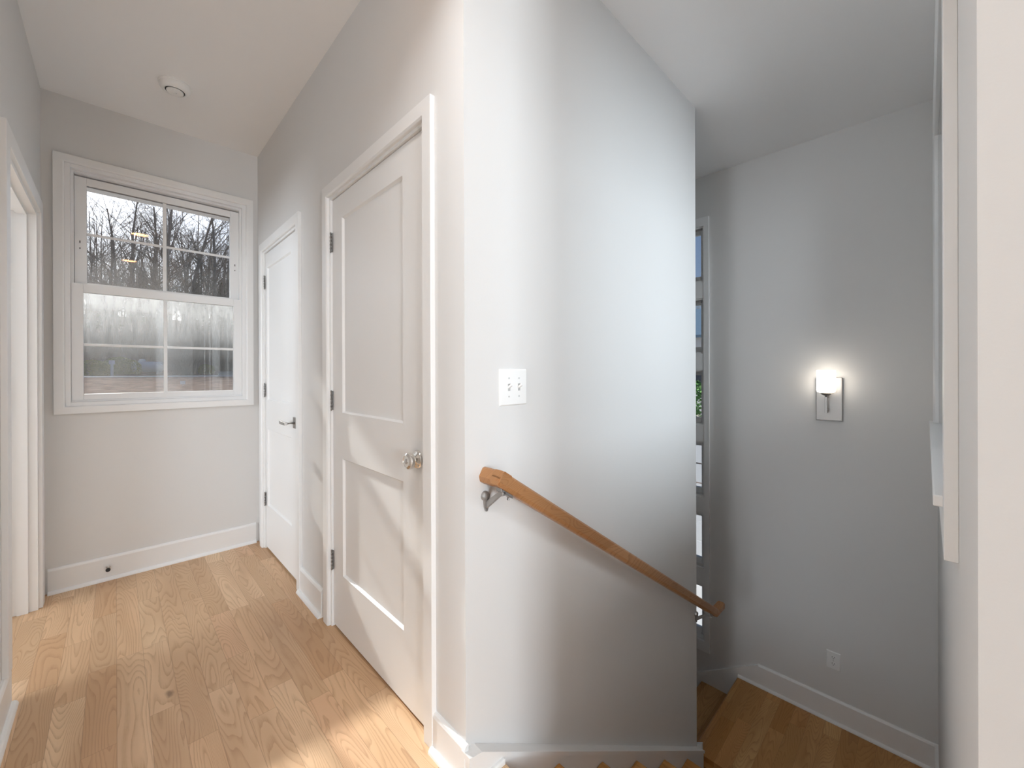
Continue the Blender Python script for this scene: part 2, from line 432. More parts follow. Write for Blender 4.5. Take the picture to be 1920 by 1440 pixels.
YRAIL = .887; TH = math.atan(.643); RH = .046
P0 = Vector((.812, .926)); ru = Vector((math.cos(TH), -math.sin(TH))); rn = Vector((-math.sin(TH), -math.cos(TH)))
def rail_z(x): return .9067-(x-.7996)*.643
c0 = P0+rn*RH/2
obj('rail', sweep([(c0.x, c0.y), (2.553, rail_z(2.553)), (2.658, rail_z(2.553)-.001)], rail_section(YRAIL)), RAILM, hr, bevel=.0015)
bm = bmesh.new(); c = .006; w_ = .044      # mitred return into the wall at the top end
q = [P0+ru*c, P0+ru*(w_-c), P0+ru*w_+rn*c, P0+ru*w_+rn*(RH-.012), P0+ru*(w_-.012)+rn*RH, P0+ru*.012+rn*RH, P0+rn*(RH-.012), P0+rn*c]
prism(bm, [(p.x, p.y) for p in q], 'y', .8655, YC)
obj('rail_return', bm, RAILM, hr)
def bracket(x):
    """wall plate, arm and saddle; zr = underside of the rail"""
    zr = rail_z(x)-RH/2/math.cos(TH)
    bm = bmesh.new()
    lathe(bm, [(0, .0), (.015, 0), (.015, .006), (.012, .012), (.0, .015)], place((x-.006, YC, zr-.032), (0, -1, 0)), 24)
    prism(bm, [(x-.013, zr-.036), (x+.008, zr-.036), (x+.006, zr-.066), (x+.001, zr-.080), (x-.005, zr-.080), (x-.010, zr-.066)], 'y', YC, YC-.007)
    o = obj('bracket', bm, NICKEL, hr, smooth='auto')
    bm = bmesh.new()
    prism(bm, [(YC-.004, zr-.072), (YC-.004, zr-.050), (YRAIL+.010, zr-.008), (YRAIL-.012, zr-.004), (YRAIL-.012, zr-.016), (YRAIL+.006, zr-.022)], 'x', x-.006, x+.006)
    obj('bracket_arm', bm, NICKEL, o, bevel=.0015)
    bm = bmesh.new(); v = box(bm, x-.012, x+.036, YRAIL-.012, YRAIL+.012, zr-.010, zr)
    for q in v: q.co.z -= (q.co.x-x)*.643
    tube(bm, [(x+.024, YRAIL-.004, zr-.036), (x+.024, YRAIL-.004, zr-.02)], .005, 10)
    obj('saddle', bm, NICKEL, o, bevel=.0015)
bracket(.822)
bracket(2.452)

# ------------------------------------------------------------------ interior doors
def casing_leg(bm, axis, face, sgn, a, b, z0, z1, t=.018):
    """flat casing board with a small back band step. axis x: wall plane x=face, board spans y a..b"""
    lo, hi = sorted((face, face+sgn*t))
    if axis == 'x': box(bm, lo, hi, a, b, z0, z1)
    else: box(bm, a, b, lo, hi, z0, z1)
def casing(name, axis, face, sgn, a, b, z0, z1, w, parent, t=.018, sill=False, zb=None, nearcut=None):
    """mitred picture-frame casing made as one piece"""
    bm = bmesh.new()
    def P(u, v, d):
        return (face+sgn*d, u, v) if axis == 'x' else (u, face+sgn*d, v)
    outer = [(a-w, z0-w if sill else z0), (a-w, z1+w), (b+w, z1+w), (b+w, z0-w if sill else z0)]
    inner = [(a, z0), (a, z1), (b, z1), (b, z0)]
    prof = [(0., 0.), (.0, t), (.88, t), (1., t*.72), (1., 0.)]   # from outer edge to inner edge
    n = 4; rings = []
    for (o, i) in zip(outer, inner):
        rings.append([bm.verts.new(P(o[0]+(i[0]-o[0])*s, o[1]+(i[1]-o[1])*s, d)) for s, d in prof])
    segs = [(0, 1), (1, 2), (2, 3)]+([(3, 0)] if sill else [])
    for p, q in segs:
        for k in range(len(prof)): bm.faces.new((rings[p][k], rings[p][(k+1)%len(prof)], rings[q][(k+1)%len(prof)], rings[q][k]))
    if not sill: bm.faces.new(rings[0]); bm.faces.new(rings[3])
    bmesh.ops.recalc_face_normals(bm, faces=bm.faces)
    return obj(name, bm, TRIM, parent, bevel=.0015)

def hinge(x, y, z, parent, s):
    """butt hinge: leaves on jamb and door, knuckle in front (towards -x)"""
    bm = bmesh.new()
    box(bm, x+.002, x+.004, y-.012*s, y+.012*s, z-.0445, z+.0445)
    for k in range(5):
        tube(bm, [(x-.003, y, z-.0445+.0179*k), (x-.003, y, z-.0445+.0179*k+.0166)], .0052, 12)
    tube(bm, [(x-.003, y, z-.049), (x-.003, y, z+.049)], .0032, 10)
    return obj('hinge', bm, HINGE, parent, smooth='auto')

def panel_door(parent, x0, th, y0, y1, z0, z1, panels, name='door_leaf'):
    """shaker leaf: recessed flat panels on both faces, x0 = front face, th = thickness"""
    bm = bmesh.new(); rec = .010
    us = sorted({y0, y1, *[p[0] for p in panels], *[p[1] for p in panels]}); vs = sorted({z0, z1, *[p[2] for p in panels], *[p[3] for p in panels]})
    for face, s in ((x0, 1), (x0+th, -1)):
        for i in range(len(us)-1):
            for j in range(len(vs)-1):
                u, v = (us[i]+us[i+1])/2, (vs[j]+vs[j+1])/2
                if any(p[0] < u < p[1] and p[2] < v < p[3] for p in panels): continue
                bm.faces.new([bm.verts.new((face, a, b)) for a, b in ((us[i], vs[j]), (us[i+1], vs[j]), (us[i+1], vs[j+1]), (us[i], vs[j+1]))])
        for p in panels:
            o = [(p[0], p[2]), (p[1], p[2]), (p[1], p[3]), (p[0], p[3])]
            c = .007; q = [(p[0]+c, p[2]+c), (p[1]-c, p[2]+c), (p[1]-c, p[3]-c), (p[0]+c, p[3]-c)]
            A = [bm.verts.new((face, *e)) for e in o]; B = [bm.verts.new((face+s*rec, *e)) for e in q]
            for k in range(4): bm.faces.new((A[k], A[(k+1)%4], B[(k+1)%4], B[k]))
            bm.faces.new(B)
    for a, b in (((y0, z0), (y1, z0)), ((y1, z0), (y1, z1)), ((y1, z1), (y0, z1)), ((y0, z1), (y0, z0))):
        bm.faces.new([bm.verts.new(c) for c in ((x0, *a), (x0, *b), (x0+th, *b), (x0+th, *a))])
    bmesh.ops.remove_doubles(bm, verts=bm.verts, dist=1e-5); bmesh.ops.recalc_face_normals(bm, faces=bm.faces)
    return obj(name, bm, DOOR, parent)

def door(name, op, panels, hz, hs, label):
    d = empty(name, (XD, (op[0]+op[1])/2, 0), kind='structure')
    y0, y1, _, zt = op; j = .018
    bm = bmesh.new()                              # jamb with stop
    for a, b in ((y0, y0+j), (y1-j, y1)): box(bm, XD-.002, XD+.117, a, b, 0, zt)
    box(bm, XD-.002, XD+.117, y0+j, y1-j, zt-j, zt)
    for a, b in ((y0+j, y0+j+.011), (y1-j-.011, y1-j)): box(bm, XD+.047, XD+.085, a, b, 0, zt-j)
    box(bm, XD+.047, XD+.085, y0+j+.011, y1-j-.011, zt-j-.011, zt-j)
    obj('jamb', bm, TRIM, d)
    casing('casing', 'x', XD, -1, y0+.006, y1-.006, 0, zt-.006, .055, d)
    panel_door(d, XD+.008, .035, y0+j+.003, y1-j-.003, .012, zt-j-.003, panels)
    for z in hz: hinge(XD+.002, y1-j-.001, z, d, hs)
    return d
dn = door('door_3', DN, [(1.333, 1.885, 1.03, 1.932), (1.333, 1.885, .275, .818)], (1.838, 1.082, .319), 1, '')
df = door('door_2', DF, [(2.646, 3.175, 1.03, 1.940), (2.646, 3.175, .303, .829)], (1.843, 1.096, .341), 1, '')
# knob on the near door
yk, zk = 1.232, .914
bm = bmesh.new(); lathe(bm, [(0, 0), (.033, 0), (.033, .003), (.029, .009), (.015, .012), (.013, .014), (.013, .016), (.021, .020), (.0275, .028), (.0285, .035), (.0265, .042), (.020, .047), (.0195, .0455), (.0, .0455)], place((XD+.008, yk, zk), (-1, 0, 0)), 40)
kb = obj('door_knob', bm, CHROME, dn, smooth='auto', label='polished chrome door knob')
bm = bmesh.new(); lathe(bm, [(0, 0), (.0085, 0), (.0085, .002), (.007, .003), (0, .003)], place((XD+.008-.0452, yk, zk), (-1, 0, 0)), 20); box(bm, XD-.0395, XD-.0405, yk-.001, yk+.001, zk-.006, zk+.006)
obj('key_cylinder', bm, HINGE, kb, smooth='auto')
# lever on the far door
yl, zl = 2.56, .925
bm = bmesh.new(); box(bm, XD+.008, XD-.001, yl-.027, yl+.027, zl-.032, zl+.032)
lv = obj('lever_handle', bm, NICKEL, df, bevel=.0015, label='brushed nickel lever handle with square rose')
bm = bmesh.new(); tube(bm, [(XD, yl, zl), (XD-.048, yl, zl)], .009, 16)
prism(bm, [(XD-.040, yl-.012), (XD-.056, yl-.010), (XD-.057, yl+.05), (XD-.051, yl+.115), (XD-.043, yl+.115), (XD-.046, yl+.05), (XD-.044, yl+.01)], 'z', zl-.009, zl+.009)
obj('lever', bm, NICKEL, lv, smooth='auto', bevel=.001)

# door_1: opening in the left wall with the leaf swung into the room
d1 = empty('door_1', (XL, 2.78, 0), kind='structure')
y0, y1, _, zt = DL; j = .018; XLO = XL-.115
bm = bmesh.new()
for a, b in ((y0, y0+j), (y1-j, y1)): box(bm, XL+.002, XLO-.002, a, b, 0, zt)
box(bm, XL+.002, XLO-.002, y0+j, y1-j, zt-j, zt)
for a, b in ((y0+j, y0+j+.011), (y1-j-.011, y1-j)): box(bm, XL-.030, XL-.068, a, b, 0, zt-j)
box(bm, XL-.030, XL-.068, y0+j+.011, y1-j-.011, zt-j-.011, zt-j)
obj('jamb', bm, TRIM, d1)
bm = bmesh.new()                                   # casing: near leg stands on the baseboard, far leg on the floor
w = .07; t = .017
P = lambda u, v, d: (XL+d, u, v)
for poly in ([(y0-w, BBH), (y0-w, zt+w), (y0, zt), (y0, BBH)], [(y0-w, zt+w), (y1+w, zt+w), (y1, zt), (y0, zt)], [(y1+w, zt+w), (y1+w, 0), (y1, 0), (y1, zt)]):
    prism(bm, poly, 'x', XL, XL+t)
bmesh.ops.remove_doubles(bm, verts=bm.verts, dist=1e-5)
obj('casing', bm, TRIM, d1, bevel=.0015)
lx = XLO-.004
bm = bmesh.new(); box(bm, lx-.82, lx, y1-j-.040, y1-j-.005, .012, zt-j-.004)
lf = obj('door_leaf', bm, DOOR, d1)
for z in (1.86, 1.08, .34):
    bm = bmesh.new(); box(bm, lx-.001, lx+.0015, y1-j-.036, y1-j-.010, z-.0445, z+.0445)
    tube(bm, [(lx+.003, y1-j-.004, z-.0445), (lx+.003, y1-j-.004, z+.0445)], .005, 10)
    obj('hinge', bm, HINGE, d1)

# ------------------------------------------------------------------ window_1 (double hung, back wall)
w1 = empty('window_1', (.231, YB, 1.03), kind='structure')
x0, x1, z0, z1 = W1
casing('casing', 'y', YB, -1, x0+.0, x1-.0, z0, z1, .043, w1, sill=True)
bm = bmesh.new()
def ring(bm, x0, x1, z0, z1, w, ya, yb, wb=None, wt=None):
    wb = w if wb is None else wb; wt = w if wt is None else wt
    box(bm, x0, x0+w, ya, yb, z0, z1); box(bm, x1-w, x1, ya, yb, z0, z1)
    box(bm, x0+w, x1-w, ya, yb, z0, z0+wb); box(bm, x0+w, x1-w, ya, yb, z1-wt, z1)
ring(bm, x0, x1, z0, z1, .022, YB-.002, YB+.158)           # extension jamb
ring(bm, x0+.022, x1-.022, z0+.022, z1-.022, .012, YB+.024, YB+.155)
obj('frame', bm, VINYL, w1, bevel=.001)
def sash(x0, x1, z0, z1, y, st_, bt, tp, xm, zm, nm):
    """sash with two-over-two grille bars; y = front face"""
    r = empty(nm, ((x0+x1)/2, y, z0)); r.parent = w1; r.location = ABS[r]-ABS[w1]
    bm = bmesh.new()
    box(bm, x0, x0+st_, y, y+.035, z0, z1); box(bm, x1-st_, x1, y, y+.035, z0, z1)
    box(bm, x0+st_, x1-st_, y, y+.035, z0, z0+bt); box(bm, x0+st_, x1-st_, y, y+.035, z1-tp, z1)
    obj('sash_frame', bm, VINYL, r, bevel=.002)
    bm = bmesh.new(); box(bm, x0+st_, x1-st_, y+.014, y+.018, z0+bt, z1-tp); obj('glass_pane', bm, GL, r, origin=(x0, y, z0))
    bm = bmesh.new(); m = .0095
    box(bm, xm-m, xm+m, y+.008, y+.014, z0+bt, z1-tp); box(bm, x0+st_, xm-m, y+.008, y+.014, zm-m*.8, zm+m*.8); box(bm, xm+m, x1-st_, y+.008, y+.014, zm-m*.8, zm+m*.8)
    obj('grille_bars', bm, VINYL, r, bevel=.002)
    return r
su = sash(-.168, .632, 1.695, 2.362, YB+.058, .050, .052, .044, .230, 2.034, 'upper_sash')
sl_ = sash(-.180, .643, 1.062, 1.735, YB+.020, .048, .034, .050, .230, 1.382, 'lower_sash')
bm = bmesh.new()
for x in (-.146, .610):
    for z in (1.985, 1.945): box(bm, x-.002, x+.002, YB+.0565, YB+.0585, z-.004-(.006 if z > 1.96 else 0), z+.004)
obj('vent_latch', bm, DARK, su)
bm = bmesh.new(); box(bm, -.178, .641, YB+.118, YB+.119, 1.075, 1.735)
obj('insect_screen', bm, screen_mat(), w1)

# ------------------------------------------------------------------ window_2 (stair right wall)
w2 = empty('window_2', ((W2[0]+W2[1])/2, YR, W2[2]), kind='structure')
casing('casing', 'y', YR, 1, W2[0], W2[1], W2[2], W2[3], .085, w2, t=.020, sill=True)
bm = bmesh.new(); box(bm, W2[0]+.001, W2[1]+.095, YR-.07, YR+.034, W2[2]-.002, W2[2]+.022); obj('window_sill', bm, TRIM, w2, bevel=.003)
bm = bmesh.new(); ring(bm, W2[0], W2[1], W2[2]+.02, W2[3], .03, YR-.155, YR-.06); ring(bm, W2[0]+.03, W2[1]-.03, W2[2]+.05, W2[3]-.03, .045, YR-.14, YR-.105)
box(bm, 2.07, 2.13, YR-.139, YR-.106, W2[2]+.08, W2[3]-.07)
obj('frame', bm, VINYL, w2)
bm = bmesh.new(); box(bm, W2[0]+.07, W2[1]-.07, YR-.125, YR-.121, W2[2]+.09, W2[3]-.07); obj('glass_pane', bm, GLC, w2)

# ------------------------------------------------------------------ the stacked stair windows
bm = bmesh.new()
ya, za = sc(1.189, -.992); yb_, zb_ = sc(1.84, 2.429); yi = SWH[0][0]
cx0, cx1 = XS-.019, XS
box(bm, cx0, cx1, ya, yi, za, zb_); box(bm, cx0, cx1, SWH[0][1], yb_+.04, za, zb_)
edges = [zb_]+[e for h in SWH for e in (h[3], h[2])]+[za]
for k in range(0, len(edges), 2): box(bm, cx0+(0 if k in (0, len(edges)-2) else .004), cx1, yi, SWH[0][1], edges[k+1], edges[k])
bmesh.ops.remove_doubles(bm, verts=bm.verts, dist=1e-5)
obj('trim_1', bm, TRIM, kind='structure')
for i, (a, b, c, d) in enumerate(SWH):
    w = empty('window_%d' % (i+3), (XS, (a+b)/2, c), kind='structure')
    bm = bmesh.new()
    def ringx(bm, y0, y1, z0, z1, w, xa, xb, wb=None):
        wb = wb or w
        box(bm, xa, xb, y0, y0+w, z0, z1); box(bm, xa, xb, y1-w, y1, z0, z1); box(bm, xa, xb, y0+w, y1-w, z0, z0+wb); box(bm, xa, xb, y0+w, y1-w, z1-w, z1)
    ringx(bm, a, b, c, d, .012, XS-.004, XS+.155)
    obj('frame', bm, TRIM, w)
    bm = bmesh.new(); ringx(bm, a+.012, b-.012, c+.012, d-.012, .030, XS+.045, XS+.085, .045); obj('sash', bm, VINYL, w, bevel=.002)
    bm = bmesh.new(); box(bm, XS+.062, XS+.066, a+.042, b-.042, c+.057, d-.042); obj('glass_pane', bm, GLC, w)

# unseen windows added for the fill panels, and the bedroom window
for nm, ax, f, (a, b, c, d) in (('window_9', 'y', -7.2, LW[0]), ('window_10', 'x', -3.4, (-6.4, -3.2, .75, 2.3)), ('window_12', 'x', -3.4, (.0, .84, .75, 2.3)), ('window_11', 'x', -3.4, (1.6, 3.05, .7, 2.3))):
    w = empty(nm, ((a+b)/2, f, c) if ax == 'y' else (f, (a+b)/2, c), kind='structure')
    casing('casing', ax, f, 1, a, b, c, d, .08, w, sill=True)
    bm = bmesh.new(); t = .05; n = 3
    def bb(bm, u0, u1, v0, v1, d0, d1):
        if ax == 'y': box(bm, u0, u1, f-d1, f-d0, v0, v1)
        else: box(bm, f-d1, f-d0, u0, u1, v0, v1)
    bb(bm, a, b, c, c+t, .05, .12); bb(bm, a, b, d-t, d, .05, .12)
    for k in range(n+1): u = a+(b-a-t)*k/n; bb(bm, u, u+t, c+t, d-t, .05, .12)
    obj('frame', bm, VINYL, w)
    bm = bmesh.new(); bb(bm, a+t, b-t, c+t, d-t, .08, .084); obj('glass_pane', bm, GLC, w)

# ------------------------------------------------------------------ small fittings
# double toggle switch on the stair wall
sx0, sx1, sz0, sz1 = .877, 1.003, 1.105, 1.226
sw = empty('light_switch', ((sx0+sx1)/2, YC, sz0), label='white double toggle switch plate on the wall above the handrail end', cat='light switch')
bm = bmesh.new(); b = .004; cx = (sx0+sx1)/2; cz = (sz0+sz1)/2
A = [bm.verts.new(p) for p in ((sx0, YC, sz0), (sx1, YC, sz0), (sx1, YC, sz1), (sx0, YC, sz1))]
B = [bm.verts.new(p) for p in ((sx0+b, YC-.006, sz0+b), (sx1-b, YC-.006, sz0+b), (sx1-b, YC-.006, sz1-b), (sx0+b, YC-.006, sz1-b))]
bm.faces.new(B)
for k in range(4): bm.faces.new((A[k], A[(k+1)%4], B[(k+1)%4], B[k]))
bm.faces.new(A); bmesh.ops.recalc_face_normals(bm, faces=bm.faces)
obj('wall_plate', bm, PLAST, sw, bevel=.0015)
for x in (cx-.023, cx+.023):
    bm = bmesh.new(); ring(bm, x-.0065, x+.0065, cz-.013, cz+.013, .0012, YC-.0066, YC-.0055)
    box(bm, x-.0053, x+.0053, YC-.0061, YC-.0055, cz-.0118, cz+.0118, 1)
    tg = obj('toggle', bm, [PLAST, plain('switch_slot', (.45,.45,.44), .6)], sw)
    bm = bmesh.new(); v = box(bm, x-.0045, x+.0045, YC-.020, YC-.005, cz-.004, cz+.004)
    for q in v:
        if q.co.y < YC-.01: q.co.z += .009; q.co.x = x+(q.co.x-x)*.8
    obj('toggle_lever', bm, PLAST, tg, bevel=.001)
    for z in (cz+.030, cz-.030):
        bm = bmesh.new(); lathe(bm, [(0, 0), (.0032, 0), (.0028, .0009), (0, .0013)], place((x, YC-.006, z), (0, -1, 0)), 14); obj('screw', bm, plain('painted_screw', (.55,.55,.54), .4, .3), sw, smooth='auto')
# outlet on the landing wall
oy0, oy1 = .395, .470; oz0, oz1 = -.745, -.628
ol = empty('power_outlet', (XS, (oy0+oy1)/2, oz0), label='white duplex power outlet low on the grey landing wall', cat='outlet')
bm = bmesh.new(); b = .004
A = [bm.verts.new((XS, y, z)) for y, z in ((oy0, oz0), (oy1, oz0), (oy1, oz1), (oy0, oz1))]
B = [bm.verts.new((XS-.006, y, z)) for y, z in ((oy0+b, oz0+b), (oy1-b, oz0+b), (oy1-b, oz1-b), (oy0+b, oz1-b))]
bm.faces.new(B); bm.faces.new(A)
for k in range(4): bm.faces.new((A[k], A[(k+1)%4], B[(k+1)%4], B[k]))
bmesh.ops.recalc_face_normals(bm, faces=bm.faces); obj('wall_plate', bm, PLAST, ol, bevel=.0012)
oy, oz = (oy0+oy1)/2, (oz0+oz1)/2
for s in (1, -1):
    bm = bmesh.new()
    pts = [(oy+.0165*math.cos(a)*(1 if abs(math.cos(a)) < .8 else .92), oz+s*.0205+.0145*math.sin(a)) for a in [2*math.pi*k/20 for k in range(20)]]
    prism(bm, pts, 'x', XS-.0075, XS-.005)
    rc = obj('receptacle', bm, PLAST, ol)
    bm = bmesh.new(); zz = oz+s*.0205
    box(bm, XS-.0079, XS-.007, oy-.0075, oy-.0053, zz, zz+.008); box(bm, XS-.0079, XS-.007, oy+.0053, oy+.0075, zz, zz+.007); box(bm, XS-.0079, XS-.007, oy-.002, oy+.002, zz-.009, zz-.0045)
    obj('socket_slots', bm, DARK, rc)
bm = bmesh.new(); lathe(bm, [(0, 0), (.003, 0), (.0025, .001), (0, .0013)], place((XS-.006, oy, oz), (-1, 0, 0)), 14); obj('screw', bm, HINGE, ol)
# wall sconce
ky = .4505; kz0, kz1 = .890, 1.172
sn = empty('wall_sconce', (XS, ky, kz0), label='lit wall sconce with white glass cylinder shade on brushed nickel plate', cat='wall lamp')
bm = bmesh.new(); box(bm, XS, XS-.018, ky-.069, ky+.069, kz0, kz1); obj('back_plate', bm, NICKEL, sn, bevel=.003)
sxc = XS-.095
ys = .455
prof = [(.0, 0), (.030, .0), (.046, .006), (.050, .016), (.050, .142), (.0475, .147), (.0465, .142), (.0465, .016), (.030, .006), (0, .005)]
bm = bmesh.new(); lathe(bm, prof, Matrix.Translation((sxc, ys, 1.075)), 40); obj('glass_shade', bm, SHADE_, sn, smooth='auto')
bm = bmesh.new(); lathe(bm, [(0, 0), (.018, 0), (.027, .010), (.030, .016), (0, .016)], Matrix.Translation((sxc, ys, 1.059)), 32); obj('cup', bm, NICKEL, sn, smooth='auto')
bm = bmesh.new(); tube(bm, [(sxc, ys, 1.061), (sxc, ys, 1.05)], .006, 14); box(bm, sxc-.006, sxc+.006, ys-.006, ys+.006, .945, 1.051); box(bm, sxc, XS-.016, ys-.006, ys+.006, .958, .970)
lathe(bm, [(0, 0), (.0075, .003), (.0075, .009), (0, .012)], place((sxc, ys-.006, 1.051), (0, -1, 0)), 14)
obj('arm', bm, NICKEL, sn, bevel=.001)
# smoke detector
sm = empty('smoke_detector', (.235, 2.845, ZC-.045), label='round white smoke detector on the hallway ceiling', cat='smoke detector')
M = Matrix.Translation((.235, 2.845, ZC)) @ Matrix.Rotation(math.pi, 4, 'X')
bm = bmesh.new(); lathe(bm, [(0, 0), (.070, 0), (.070, .008), (.0665, .010), (.0655, .024), (.058, .034), (.048, .0375), (.044, .0375), (.041, .031), (0, .031)], M, 48); obj('housing', bm, PLAST, sm, smooth='auto')
bm = bmesh.new(); lathe(bm, [(.0415, .0315), (.0415, .036), (.036, .036), (.036, .0315)], M, 48); obj('vent_ring', bm, DARK, sm, smooth='auto')
bm = bmesh.new(); lathe(bm, [(0, .030), (.037, .030), (.037, .040), (.034, .0425), (.008, .043), (.007, .0415), (0, .0415)], M, 40); obj('test_button', bm, PLAST, sm, smooth='auto')
# door stop on the back baseboard
ds = empty('door_stop', (-.034, YB-.015, .077), label='small metal door stop on the baseboard under the window', cat='door stop')
bm = bmesh.new(); lathe(bm, [(0, 0), (.010, 0), (.010, .003), (.0055, .006), (.0055, .040), (.009, .042), (.009, .050)], place((-.034, YB-.015, .077), (0, -1, 0)), 20); obj('stem', bm, HINGE, ds, smooth='auto')
bm = bmesh.new(); lathe(bm, [(.0095, 0), (.0105, .002), (.0105, .010), (.008, .014), (0, .015)], place((-.034, YB-.063, .077), (0, -1, 0)), 20); obj('bumper', bm, DARK, ds, smooth='auto')

# ceiling lamps of the hall behind the camera (seen only as reflections in the pane)
bulb = emit('warm_lamp', (1, .52, .22), 24.)
def downlight(x, y, lab):
    r = empty('ceiling_light', (x, y, ZC-.03), label=lab, cat='ceiling light', group='round ceiling lights of the hall')
    bm = bmesh.new(); lathe(bm, [(.075, 0), (.095, 0), (.095, .012), (.080, .02), (.075, .012)], Matrix.Translation((x, y, ZC)) @ Matrix.Rotation(math.pi, 4, 'X'), 36); obj('trim_ring', bm, PLAST, r, smooth='auto')
    bm = bmesh.new(); lathe(bm, [(0, .012), (.076, .010), (.076, .004), (0, .004)], Matrix.Translation((x, y, ZC)) @ Matrix.Rotation(math.pi, 4, 'X'), 36); obj('diffuser', bm, bulb, r, smooth='auto')
downlight(.20, .78, 'round ceiling light above the top of the stairs')
downlight(.14, -.75, 'round ceiling light further back in the hall')
EXTRA = 1
#OUT-BEGIN
# ------------------------------------------------------------------ outdoors
rnd = random.Random(7)
MULCH = noisy('mulch', (.07,.045,.035), (.33,.25,.205), 3., bump=.4, detail=9.)
DRIVE = noisy('concrete_drive', (.60,.59,.57), (.72,.71,.69), 1.2, .8)
WOODS = noisy('leaf_litter', (.10,.07,.055), (.32,.245,.21), 1.5, detail=8.)
LAWN = noisy('dry_lawn', (.46,.42,.33), (.62,.58,.50), 1.5)
BARK = noisy('grey_bark', (.22,.195,.17), (.42,.38,.34), 3., stretch=(4,4,.6))
TWIG = noisy('twigs', (.20,.175,.15), (.36,.33,.28), 6.)
LEAFG = noisy('hedge_leaves', (.09,.12,.03), (.36,.38,.12), 5.)
PINE = noisy('pine_needles', (.06,.09,.035), (.15,.19,.08), 4.)
BRIGHTG = noisy('bright_shrub', (.07,.20,.05), (.30,.52,.20), 8.)
TANKM = plain('tank_paint', (.62,.68,.74), .35, var=.06, ns=3.)
def ss(a, b, x):
    t = max(0., min(1., (x-a)/(b-a))); return t*t*(3-2*t)
def gh(x, y):
    z = -2.95+3.62*ss(4.5, 13, y)*(1-ss(7+.3*max(0, y-12), 13+.3*max(0, y-12), x))
    if y > 13: z += .32*ss(14, 36, y)
    if y > 44: z += .035*(y-44)+.0014*(y-44)**2
    if x > 13 and y < 44: z += 0
    return z
def ground(name, xs, ys, m, dz=0., th=.25, f=gh, **k):
    bm = bmesh.new(); T = []
    for y in ys: T.append([bm.verts.new((x, y, f(x, y)+dz)) for x in xs])
    for r, s in zip(T, T[1:]):
        for i in range(len(xs)-1): bm.faces.new((r[i], r[i+1], s[i+1], s[i]))
    ret = bmesh.ops.extrude_face_region(bm, geom=bm.faces[:])
    bmesh.ops.translate(bm, verts=[v for v in ret['geom'] if isinstance(v, bmesh.types.BMVert)], vec=(0, 0, -th))
    bmesh.ops.recalc_face_normals(bm, faces=bm.faces)
    return obj(name, bm, m, origin=(0,0,0), kind='structure', **k)
def lin(a, b, n): return [a+(b-a)*i/n for i in range(n+1)]
ground('ground_mulch', lin(-30, 30, 40), lin(YB+1.8, 34, 40), MULCH)
ground('ground_yard', lin(XS+.3, 60, 30), lin(-40, YB+1.7, 30), DRIVE)
ground('ground_driveway', lin(-30, 30, 30), lin(34, 41.5, 10), DRIVE, dz=.03)
ground('ground_far_side', lin(30.1, 140, 20), lin(YB+1.8, 60, 20), LAWN)
ground('ground_woods', lin(-50, 60, 40), lin(41.5, 130, 40), WOODS)
bm = bmesh.new(); T = [(6.2, 44), (13, 44.5), (20, 60), (11.5, 58)]
ground('ground_lawn_strip', lin(0, 1, 8), lin(0, 1, 8), LAWN, th=.05, f=lambda u, v: 0.) if False else None
def lawn(u, v): return (6.4+u*8+v*3.2, 43.5+v*19)
L = [[bm.verts.new((*lawn(u, v), gh(*lawn(u, v))+.05)) for u in lin(0, 1, 8)] for v in lin(0, 1, 12)]
for r, s in zip(L, L[1:]):
    for i in range(8): bm.faces.new((r[i], r[i+1], s[i+1], s[i]))
obj('ground_lawn', bm, LAWN, origin=(0,0,0), kind='structure')

def grow(bm, p, d, L, r, lvl, rg, sides, kids, up_, maxl):
    pts = [p.copy()]; rr = [r]; n = 5 if lvl == 0 else 3
    q = p.copy(); dd = d.copy()
    for i in range(n):
        dd = (dd+Vector((rg.gauss(0, 1), rg.gauss(0, 1), rg.gauss(0, .5)+up_))*(.05 if lvl == 0 else .16)).normalized()
        q = q+dd*L/n; pts.append(q.copy()); rr.append(r*(1-(i+1)/n*.8))
    tube(bm, pts, rr, sides[lvl], cap=False)
    if lvl >= maxl: return
    for k in range(kids[lvl]):
        t = rg.uniform(.32 if lvl == 0 else .2, .98); i = min(n-1, int(t*n)); f = t*n-i
        b = pts[i].lerp(pts[i+1], f); rad = (rr[i]*(1-f)+rr[i+1]*f)
        ax = (pts[i+1]-pts[i]).normalized(); a, c = frame_of(ax); an = rg.uniform(0, 6.283); sp = rg.uniform(.5, 1.1)
        nd = (ax*math.cos(sp)+(a*math.cos(an)+c*math.sin(an))*math.sin(sp)).normalized()
        grow(bm, b, nd, L*rg.uniform(.28, .5)*(1.1-.5*t if lvl == 0 else .9), max(rad*.5, .012), lvl+1, rg, sides, kids, .35, maxl)
def tree_mesh(seed, h, r, kids=(18, 6, 4), lean=.05):
    rg = random.Random(seed); bm = bmesh.new()
    grow(bm, Vector((0, 0, -.3)), Vector((rg.uniform(-lean, lean), rg.uniform(-lean, lean), 1)).normalized(), h, r, 0, rg, (7, 4, 3, 3), kids, .0, 3)
    me = bpy.data.meshes.new('bare_tree'); bm.to_mesh(me); bm.free(); me.materials.append(BARK); return me
def inst(name, me, x, y, rz, s, **k):
    o = bpy.data.objects.new(name, me); C.objects.link(o); o.location = (x, y, gh(x, y)); o.rotation_euler = (0, 0, rz); o.scale = (s, s, s)
    return tag(o, **k)
def px2r(px): return -.0378+(px-158)*(.1674+.0378)/(430-158)*1.0
big = [tree_mesh(s, 18.5, .27) for s in (1, 2, 3)]
mid = [tree_mesh(s, 17, .13, (14, 5, 3)) for s in (11, 12, 13)]
thin = [tree_mesh(s, 12, .055, (12, 5, 2), .09) for s in (21, 22, 23)]
k = 0
